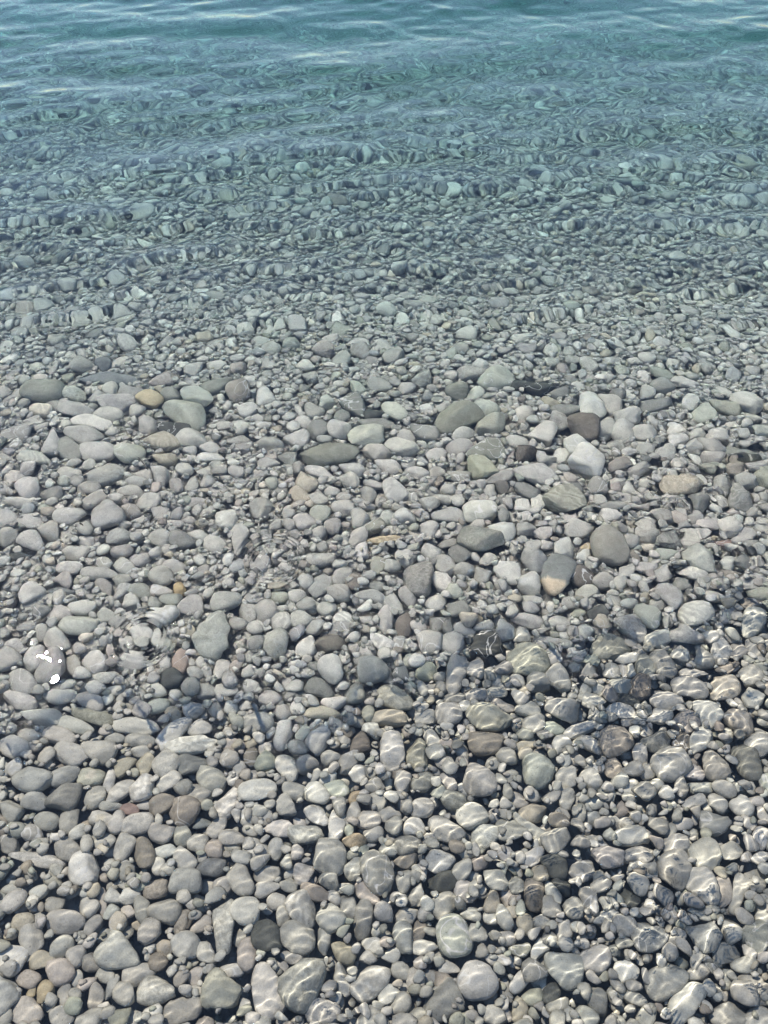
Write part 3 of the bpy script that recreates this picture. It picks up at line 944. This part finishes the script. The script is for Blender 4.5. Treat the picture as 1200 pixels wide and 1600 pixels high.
-0.028 1.286 33 18 15 ol -
0.844 1.287 31 19 18 lg -
0.242 1.289 31 17 56 g -
-0.209 1.305 29 27 128 g -
0.493 1.311 24 18 14 lg -
-0.413 1.311 38 29 111 wh b medium-sized round whitish stone just behind and left of the tall smooth pale stone
0.816 1.315 26 23 58 lg -
-0.824 1.315 41 30 9 lg - medium-sized elongated light grey stone just to the left of the broad pale cobble
-0.064 1.317 35 23 103 lg -
-0.729 1.320 49 40 123 lg - broad pale cobble with a shallow dimple near its middle
0.011 1.321 25 22 89 lg -
0.597 1.321 30 19 169 lg -
0.168 1.324 42 29 3 lg - medium-sized elongated light grey stone behind and left of the large olive-grey boulder
-0.592 1.333 25 21 153 lg -
-0.669 1.337 28 22 131 pk -
0.254 1.342 48 32 13 wh v large whitish cobble with a bright ridge along its back
0.368 1.355 23 20 21 wh -
0.684 1.356 32 18 177 lg -
0.612 1.358 38 22 14 dg -
0.842 1.365 37 25 70 dg - dark slanting oval stone near the banded black one
0.119 1.368 29 23 159 lg -
-0.979 1.370 38 19 161 lg -
0.904 1.372 25 20 58 g -
-0.631 1.373 35 28 154 lg - pale round smooth cobble in front of the floating twig
-0.501 1.374 27 18 2 lg -
0.414 1.376 26 18 64 wh -
0.479 1.378 52 44 10 ol b olive stone with dark streaks and one white band along the top
0.953 1.381 47 31 68 dg b banded grey stone with one black side
-0.179 1.388 28 20 7 g -
0.156 1.389 27 17 173 lg -
-0.109 1.396 23 18 176 g -
-0.900 1.398 33 26 177 dg -
-0.229 1.402 33 24 134 tn -
-0.686 1.411 39 19 171 lg -
-0.142 1.417 20 16 175 lg -
0.386 1.417 39 29 155 dg - medium-sized elongated dark grey stone just in front of the long pale wedge
-0.800 1.420 34 20 177 g -
-0.964 1.420 39 30 140 lg - squarish pale stone with a raised rim toward the left side
0.029 1.421 45 30 115 lg - medium-sized oval light grey stone behind the tan striped sliver
0.524 1.424 30 18 99 dg -
0.812 1.435 58 32 7 tn m large flat brownish rock with a streaked top
-0.567 1.439 31 19 105 g -
0.925 1.442 34 22 65 g -
-0.528 1.444 30 18 102 g -
-0.683 1.449 31 21 158 lg -
-0.023 1.451 33 15 180 lg -
-0.218 1.453 39 27 123 tn -
0.986 1.453 31 24 26 g -
0.643 1.456 23 17 15 lg -
0.871 1.458 21 14 114 wh - small white crescent-shaped chip resting beside the large brownish flat rock
-0.091 1.459 27 26 134 lg -
0.320 1.465 48 22 36 g -
-0.767 1.471 49 33 28 g - long grey wedge sloping up to the right near the floating twig
-0.617 1.472 41 23 117 g -
-0.871 1.478 39 24 170 lg -
-0.665 1.483 28 20 165 g -
0.207 1.485 36 25 153 g -
-0.497 1.487 24 20 121 lg -
0.420 1.488 56 32 169 lg - long pale wedge-shaped stone in front of a mottled brown clump
-0.178 1.494 46 19 145 wh -
0.147 1.494 23 21 18 g -
0.094 1.494 35 19 1 lg -
0.712 1.498 41 20 31 g -
-0.558 1.502 28 22 130 lg -
0.272 1.504 47 34 130 yg - pale lumpy stone with a yellow tint on one side
0.980 1.507 30 22 40 br b
1.049 1.511 38 27 28 lg b
0.009 1.520 40 25 153 lg -
0.568 1.533 52 45 73 wh v pale cobble crossed by one bright white streak
-0.988 1.543 50 24 167 lg -
-0.623 1.544 36 23 163 tn -
-0.271 1.545 33 26 103 dg -
0.927 1.547 33 22 3 g -
0.456 1.550 31 27 111 g -
-0.493 1.554 40 21 2 lg -
0.506 1.563 33 22 80 wh -
-0.155 1.565 80 42 8 dol - large dark olive dished stone with a pale curved edge
0.152 1.565 31 22 13 lg -
0.807 1.569 36 31 61 g -
-0.728 1.570 48 36 162 gw - medium-sized elongated greenish white stone just to the right of the wide blurred pale stone
1.018 1.570 53 24 179 dol - long dark olive lens-shaped stone at the right side
-0.821 1.572 58 36 161 lg - wide pale stone with soft blurred edges
0.401 1.573 34 28 65 dbr m mottled dark brown clump-like stone with a rough surface
0.289 1.574 56 36 22 dol - medium-sized elongated dark olive stone just behind the pale stone with a yellow tint
-0.024 1.575 44 29 164 lg -
-0.903 1.582 50 29 129 dg - dark wedge with a steep shaded side facing right
0.220 1.593 38 23 20 g -
0.049 1.593 47 33 138 lg - medium-sized elongated light grey stone just in front and left of the dark leaning stone
-0.501 1.594 29 22 0 lg -
0.945 1.595 34 32 23 g -
0.891 1.595 30 20 45 lg -
0.667 1.608 27 21 22 g -
-0.959 1.609 48 25 99 lg -
0.558 1.610 38 34 22 wh v
-0.332 1.611 40 25 177 lg -
-0.639 1.622 53 32 159 tn b layered stone with dark and tan bands curving along it
0.848 1.622 37 28 48 wh - bright stone with a white bluish top edge
-0.427 1.629 37 18 178 g -
-0.555 1.630 44 37 146 lg - medium-sized oval light grey stone just in front and right of the dark flat slate
-0.254 1.635 36 32 163 lg -
-0.053 1.641 52 39 6 gw - large pale loaf-shaped stone with a flat base
0.972 1.646 34 25 29 lg -
-1.075 1.649 40 29 6 g -
-0.878 1.649 61 35 155 g - large domed grey hump with blurred edges
0.231 1.650 38 27 39 lg - neat pale oval stone in front of the large olive table stone
0.923 1.652 29 21 42 lg -
0.468 1.658 46 37 64 lg - pale round smooth boulder left of the large dark brown egg
0.762 1.659 40 29 18 lg -
0.119 1.660 49 36 108 dg - dark grey leaning stone with a blunt top
0.704 1.669 37 27 62 lg -
-0.194 1.676 43 34 81 dg - medium-sized oval dark grey stone behind the large dark dished stone
-0.625 1.677 52 29 166 bk - dark flat slate lying right in front of the large pale greenish slab
-0.133 1.678 39 33 119 lg -
0.659 1.681 43 25 66 lg -
0.858 1.682 30 21 15 wh -
0.594 1.685 64 44 92 dbr - large dark brown egg-shaped boulder, the darkest brown in the middle distance
-0.703 1.690 39 31 137 lg -
0.319 1.693 55 36 34 ol - medium-sized elongated olive-grey stone just to the right of the neat pale oval
-0.477 1.697 30 20 174 g -
0.934 1.698 24 15 11 wh -
-0.025 1.699 54 24 172 dg - long dark sliver lying under paler stones
-0.867 1.704 61 26 165 lg - medium-sized elongated light grey stone just behind and right of the domed grey hump
0.524 1.711 38 30 64 g -
-0.238 1.714 32 24 176 lg -
0.215 1.728 76 49 32 dol - large olive flat-topped stone with a straight front edge
0.736 1.732 46 33 15 lg - level grey stone with a flat underside behind rounder stones
-0.128 1.738 29 24 97 dg -
0.959 1.740 38 27 20 gw - domed pale stone among small ones in the middle distance
-0.826 1.741 45 26 173 lg -
-0.593 1.745 77 45 148 gw - large pale greenish slab with a rounded outline
-0.030 1.752 34 29 178 bk -
0.424 1.753 39 27 54 lg -
-1.038 1.759 38 21 172 cr -
-0.930 1.760 58 29 175 g - medium-sized elongated grey stone just behind the domed grey hump
-0.213 1.765 31 27 170 g -
0.032 1.765 48 30 116 gw -
0.549 1.767 56 22 9 dg -
1.033 1.769 44 27 167 ol -
0.309 1.772 41 37 151 gw - medium-sized elongated greenish white stone just to the right of the large olive table stone
0.635 1.779 58 37 81 lg - medium-sized round light grey stone just behind and right of the large dark brown egg
0.828 1.779 51 24 3 dg -
-1.005 1.786 38 19 144 lg -
0.934 1.787 30 22 51 lg -
-0.089 1.789 53 35 116 dg - dark crooked stone with a hooked outline behind a long dark sliver
0.695 1.789 49 32 94 lg - medium-sized oval light grey stone just behind and left of the level flat-bottomed stone
1.107 1.790 46 36 23 lg - medium-sized elongated light grey stone to the right of the domed pale stone
-0.820 1.797 60 36 3 lg - medium-sized elongated light grey stone behind and left of the dark flat slate
-0.177 1.812 33 25 97 gw -
-0.720 1.817 45 37 114 yt - round yellowish-tan cobble beside a dark grey one
-0.573 1.821 59 35 138 gw - medium-sized elongated greenish white stone just behind and right of the large pale greenish slab
-1.137 1.830 48 20 56 g -
-0.887 1.831 28 27 35 g -
-0.661 1.836 35 29 144 dg -
-0.369 1.838 40 29 104 lg -
-0.958 1.840 43 32 147 gw m
0.816 1.841 32 27 61 lg -
0.724 1.843 29 25 64 dg -
0.549 1.847 35 22 25 dg -
-1.058 1.850 62 51 1 dol - big dark olive block with a slanting top toward the left side
0.285 1.853 33 24 49 gw -
-0.791 1.853 38 30 151 g -
-0.454 1.853 47 35 95 br - brown-grey rounded stone, the brownest behind the large pale greenish slab
0.229 1.864 42 34 60 dol - dark olive square stone beside small whitish ones
-0.854 1.869 31 23 125 g -
0.490 1.873 48 33 19 bk - black soft-edged stone in the middle distance
0.870 1.876 41 37 71 dg - large faint dark grey stone in the middle distance
-0.528 1.883 52 32 28 dol -
0.070 1.888 33 27 46 lg -
0.942 1.901 44 36 173 lg -
0.439 1.906 44 26 13 bk -
-0.867 1.920 85 26 179 dbl - long dark slate bar lying level, by far the longest dark one
0.119 1.923 33 31 16 g -
0.353 1.926 61 41 17 gw v large pale slab with wandering dark veins
0.278 1.957 48 27 12 g -
-0.972 1.993 43 31 158 dg -
-0.909 2.000 38 28 129 dbl -"""
ST = []
for ln in TABLE.strip().split('\n'):
    t = ln.split(' ', 7)
    ST.append((float(t[0]), float(t[1]), float(t[2]) / 1000, float(t[3]) / 1000, math.radians(float(t[4])), t[5], t[6], t[7] if len(t) > 7 else None))

class Bed:
    """height map of the growing shingle, heights measured from the mean stone level"""
    def __init__(s, x0, x1, y0, y1, cell, base):
        s.x0, s.y0, s.c = x0, y0, cell
        s.nx, s.ny = int((x1 - x0) / cell), int((y1 - y0) / cell)
        s.H = np.full((s.ny, s.nx), base, np.float32) + rng.normal(0, 0.002, (s.ny, s.nx)).astype(np.float32)
        s.own = np.zeros((s.ny, s.nx), bool)
    def foot(s, x, y, a, b, yaw, grow=1.0):
        R = a * grow
        i0 = int((x - R - s.x0) / s.c); i1 = int((x + R - s.x0) / s.c) + 2
        j0 = int((y - R - s.y0) / s.c); j1 = int((y + R - s.y0) / s.c) + 2
        if i0 < 0 or j0 < 0 or i1 >= s.nx or j1 >= s.ny: return None
        gx = s.x0 + (np.arange(i0, i1) + 0.5) * s.c - x
        gy = s.y0 + (np.arange(j0, j1) + 0.5) * s.c - y
        cs, sn = math.cos(yaw), math.sin(yaw)
        u = (gx[None, :] * cs + gy[:, None] * sn) / a
        v = (-gx[None, :] * sn + gy[:, None] * cs) / b
        return (slice(j0, j1), slice(i0, i1)), u * u + v * v, u, v
    def stamp(s, x, y, a, b, yaw, zc, c, own=False):
        f = s.foot(x, y, a, b, yaw)
        if f is None: return
        sl, r2, u, v = f
        top = np.where(r2 < 1, zc + c * np.sqrt(np.maximum(1 - r2, 0)), -9)
        s.H[sl] = np.maximum(s.H[sl], top)
        if own: s.own[sl] |= r2 < 0.95

near = Bed(-2.2, 2.2, -0.5, 2.55, 0.0045, -0.048)
def fill(bed, inside, n, lo, hi, zmax, tries, out, own_tol=0.12, flat=(0.45, 0.75)):
    """drop n stones of half length lo..hi, each into the lowest of a few spots"""
    low_cells = None
    for i in range(n):
        if i % 400 == 0:
            s2 = bed.H[::2, ::2]
            jj, ii = np.where((s2 < zmax - 0.35 * lo) & ~bed.own[::2, ::2])
            X = bed.x0 + (ii * 2 + 0.5) * bed.c; Y = bed.y0 + (jj * 2 + 0.5) * bed.c
            k = inside(X, Y)
            X, Y = X[k], Y[k]
            if len(X) < 30: return
        a = lo * (hi / lo) ** rng.random()
        b = a * rng.uniform(0.58, 0.95)
        c = b * rng.uniform(*flat)
        yaw0 = rng.normal(0, 0.75)
        best = None
        for t in range(tries):
            q = rng.integers(len(X))
            x, y = X[q] + rng.normal(0, 0.003), Y[q] + rng.normal(0, 0.003)
            yaw = yaw0 if t < 2 else yaw0 + math.pi / 2 * (t % 2) + rng.normal(0, 0.3)
            f = bed.foot(x, y, a, b, yaw)
            if f is None: continue
            sl, r2, u, v = f
            core = r2 < 0.72
            if not core.any(): continue
            if bed.own[sl][core].mean() > own_tol: continue
            h = bed.H[sl]
            zc = (h + c * np.sqrt(np.maximum(1 - r2, 0)))[core]
            zc = float(np.partition(zc, -max(1, len(zc) // 7))[-max(1, len(zc) // 7)])
            if best is None or zc < best[0]:
                tx = ty = 0.0
                best = (zc, x, y, yaw, sl, r2, u, v)
        if best is None or best[0] > zmax: continue
        zc, x, y, yaw, sl, r2, u, v = best
        ok = r2 < 1
        bed.H[sl] = np.maximum(bed.H[sl], np.where(ok, zc + c * np.sqrt(np.maximum(1 - r2, 0)), -9))
        out.append((x, y, zc, a, b, c, yaw, rng.normal(0, 0.16), rng.normal(0, 0.13), FILL[rng.integers(len(FILL))], '-'))

wide = lambda m: (lambda X, Y: (np.abs(X) < 0.52 + 0.37 * np.maximum(Y, 0) + m))
inn = lambda X, Y: wide(0.30)(X, Y) & (Y > -0.2) & (Y < 2.42)
under = []
fill(near, inn, 3600, 0.011, 0.020, -0.034, 3, under, 0.5)
placed = []     # x y zc a b c yaw tx ty colour style
for (x, y, a, b, yaw, col, st, lab) in ST:
    a, b = a * 1.07, b * 1.09
    c = b * rng.uniform(0.58, 0.85)
    c = min(c, 0.040)
    zc = -0.032 + 0.72 * c
    near.stamp(x, y, a, b, yaw, zc, c, True)
    placed.append((x, y, zc, a, b, c, yaw, rng.normal(0, 0.10), rng.normal(0, 0.08), col, st))

small = []
small = list(under)
fill(near, inn, 1100, 0.024, 0.040, -0.006, 5, small, 0.16)
fill(near, inn, 3200, 0.015, 0.024, -0.006, 5, small, 0.22)
fill(near, inn, 5600, 0.009, 0.0145, -0.005, 3, small, 0.28)
fill(near, inn, 9500, 0.0050, 0.009, -0.004, 2, small, 0.30)
print('near fill', len(small), round(time.time() - T0, 1))
farb = Bed(-4.4, 4.4, 2.2, 9.3, 0.0075, -0.046)
for s_ in placed + small:
    if s_[1] > 2.22: farb.stamp(s_[0], s_[1], s_[3], s_[4], s_[6], s_[2], s_[5], True)
inf = lambda X, Y: wide(0.35)(X, Y) & (Y > 2.40) & (Y < 9.2)
beyond = lambda X, Y: wide(0.35)(X, Y) & (Y > 3.1) & (Y < 9.2)
mid = lambda X, Y: wide(0.35)(X, Y) & (Y > 2.40) & (Y < 4.6)
far_st = []
fill(farb, beyond, 220, 0.036, 0.055, 0.002, 2, far_st, 0.10)
fill(farb, mid, 260, 0.024, 0.040, 0.000, 2, far_st, 0.10)
fill(farb, beyond, 4200, 0.024, 0.036, -0.006, 2, far_st, 0.12)
fill(farb, inf, 9000, 0.015, 0.024, -0.010, 2, far_st, 0.15)
fill(farb, mid, 9000, 0.010, 0.0165, -0.012, 2, far_st, 0.2)
print('far fill', len(far_st), round(time.time() - T0, 1))

def seen_in(bed, lst):
    out = []
    for q in lst:
        f = bed.foot(q[0], q[1], q[3], q[4], q[6])
        if f is None: continue
        sl, r2, u, v = f
        ok = r2 < 1
        top = q[2] + q[5] * np.sqrt(np.maximum(1 - r2, 0))
        if (top[ok] >= bed.H[sl][ok] - 0.0015).mean() > 0.17: out.append(q)
    return out
print('before', len(small), len(far_st))
small = seen_in(near, small); far_st = seen_in(farb, far_st)
print('kept', len(small), len(far_st))
STY = dict(b=(1, 0, 0), m=(0, 1, 0), v=(0, 0, 1), s=(0, .8, 0), c=(0, .5, .2), k=(0, 0, 0), p=(0, .3, 0), o=(0, .3, 0))  # b and some v paint caustic light lines, o paints a glint
STY['-'] = (0, 0, 0)
def build_arrays(lst, sub, r):
    n = len(lst)
    P = np.array([q[:9] for q in lst])
    crag = np.array([0.10 if q[10] == 'c' else (0.06 if q[10] == 'm' else r.uniform(0.02, 0.05)) for q in lst])
    S, f = stone_shapes(n, sub, r, crag)
    S = S * P[:, None, 3:6]
    off = r.uniform(-9, 9, (n, 1, 3))
    rest = S + off
    W = np.einsum('nij,nvj->nvi', rot(P[:, 6], P[:, 7], P[:, 8]), S)
    tint = np.ones((n, 4)); mark = np.zeros((n, 3))
    for i, q in enumerate(lst):
        c = np.array(COL[q[9]]) * math.exp(r.normal(0, 0.085)); c *= np.array([1.0, 1.0, 0.965]) + r.normal(0, 0.009, 3)
        tint[i, :3] = c
        mk = np.array(STY[q[10]], float)
        if q[10] == '-':
            z = r.random()
            if z < 0.06: mk = np.array([r.uniform(.3, .7), 0, 0])
            elif z < 0.20: mk = np.array([0, r.uniform(.3, .7), 0])
            elif z < 0.32: mk = np.array([0, 0, r.uniform(.5, 1)])
            else: mk = np.array([r.uniform(0, .15), r.uniform(0, .3), 0])
        mark[i] = mk
    return P, W, rest, tint, mark, f

def joined(name, groups, r):
    """many stones nobody would count -> one mesh"""
    Vs, Fs, Rs, Ts, Ms, base = [], [], [], [], [], 0
    for lst, sub in groups:
        if not lst: continue
        P, W, rest, tint, mark, f = build_arrays(lst, sub, r)
        ctr = P[:, :3].copy(); ctr[:, 2] -= depth(P[:, 1])
        W = W + ctr[:, None]
        n, v, _ = W.shape
        Vs.append(W.reshape(-1, 3)); Rs.append(rest.reshape(-1, 3))
        Ts.append(np.repeat(tint, v, 0)); Ms.append(np.repeat(mark, v, 0))
        Fs.append((f[None] + (base + np.arange(n) * v)[:, None, None]).reshape(-1, 3)); base += n * v
    me = mesh_from(name, np.concatenate(Vs), np.concatenate(Fs))
    put_attrs(me, np.concatenate(Rs), np.concatenate(Ts), np.concatenate(Ms))
    me.materials.append(STONE)
    o = bpy.data.objects.new(name, me); C.objects.link(o)
    o['kind'] = 'stuff'
    receiver(o)
    print(name, len(me.polygons))
    return o

rest_of = [p for p, s in zip(placed, ST) if not s[7]]
joined('pebbles', [(rest_of, 3), ([q for q in small if q[3] >= 0.026], 3), ([q for q in small if 0.008 <= q[3] < 0.026], 2), ([q for q in small if q[3] < 0.008], 1),
                   ([q for q in far_st if q[1] < 3.6 and q[3] > 0.0185], 2), ([q for q in far_st if q[1] >= 3.6 or q[3] <= 0.0185], 1)],
       np.random.default_rng(21))

r2 = np.random.default_rng(33)
single = [(p, s) for p, s in zip(placed, ST) if s[7]]
for sub, pick in ((4, lambda s: s[2] > 0.042), (3, lambda s: s[2] <= 0.042)):
    sel = [(p, s) for p, s in single if pick(s)]
    P, W, rest, tint, mark, f = build_arrays([p for p, s in sel], sub, r2)
    for i, (p, s) in enumerate(sel):
        me = mesh_from('stone', W[i], f)
        v = len(W[i])
        T = np.repeat(tint[i:i + 1], v, 0)
        x = rest[i] - rest[i].mean(0)
        if s[6] == 'p':      # a paler patch of its own rock
            T[np.hypot(x[:, 0] - 0.1 * p[3], x[:, 1]) < 0.45 * p[4], :3] = (.60, .56, .46)
        if s[6] == 'o':  # orange-white glint painted into the colour at one end
            T[(x[:, 0] < -0.45 * p[3]), :3] = (.62, .52, .38)
        put_attrs(me, rest[i], T, np.repeat(mark[i:i + 1], v, 0))
        me.materials.append(STONE)
        o = bpy.data.objects.new('stone', me); C.objects.link(o)
        o.location = (p[0] * U, p[1] * U, (p[2] - float(depth(p[1]))) * U)
        o['label'] = s[7]; o['category'] = 'stone'; o['group'] = 'stones on the sea bed'
        receiver(o)
print('stones', len(single), round(time.time() - T0, 1))

# ------------------------------------------------------------------ bits afloat on the calm water
def wood():
    m = bpy.data.materials.new('wet_bark'); m.use_nodes = True
    nt = m.node_tree; bs = nt.nodes['Principled BSDF']
    tc = nt.nodes.new('ShaderNodeTexCoord'); n = nt.nodes.new('ShaderNodeTexNoise'); n.inputs['Scale'].default_value = 300 / U
    nt.links.new(tc.outputs['Object'], n.inputs['Vector'])
    c = mix_rgb(nt, 'MIX', n.outputs['Fac'], (.012, .012, .010, 1), (.045, .04, .03, 1))
    nt.links.new(c, bs.inputs['Base Color']); bs.inputs['Roughness'].default_value = 0.5
    return m
BARK = wood()
def twig(name, x, y, length, r0, yaw, label, cat, bow):
    """a thin bent stick: rings of eight along a bowed, tapering line"""
    n, k = 9, 8
    V, F = [], []
    zw = float(water_height(np.array([[x]]), np.array([[y]]))[0, 0])
    for i in range(n):
        t = i / (n - 1)
        r = r0 * (1 - 0.45 * t) * (0.35 if i in (0, n - 1) else 1.0) * (1.25 if i == 3 else 1)
        for j in range(k):
            a = 2 * math.pi * j / k
            V.append(((t - 0.5) * length, bow * length * (1 - (2 * t - 1) ** 2) + r * math.cos(a), r * math.sin(a)))
    V.append((-0.5 * length, 0, 0)); V.append((0.5 * length, 0, 0))
    for i in range(n - 1):
        for j in range(k):
            a, b, c, d = i * k + j, i * k + (j + 1) % k, (i + 1) * k + (j + 1) % k, (i + 1) * k + j
            F += [(a, b, c), (a, c, d)]
    for j in range(k):
        F.append((n * k, (j + 1) % k, j)); F.append((n * k + 1, (n - 1) * k + j, (n - 1) * k + (j + 1) % k))
    me = mesh_from(name, np.array(V), np.array(F)); me.materials.append(BARK)
    o = bpy.data.objects.new(name, me); C.objects.link(o)
    o.location = (x * U, y * U, (zw + r0 * 1.5) * U); o.rotation_euler = (0, 0, yaw)
    o['label'] = label; o['category'] = cat
twig('twig', -0.614, 1.379, 0.057, 0.0023, -0.933, 'thin black twig floating above the pale round pebbles, the longer of the two', 'twig', 0.03)
twig('twig', -0.691, 1.465, 0.022, 0.0015, -1.539, 'tiny dark sliver of twig floating behind the longer black twig', 'twig', 0.06)
twig('bark_crumb', -0.717, 1.175, 0.014, 0.0024, -0.652, 'short black crumb of bark floating above the broad pale cobble', 'bark', 0.03)
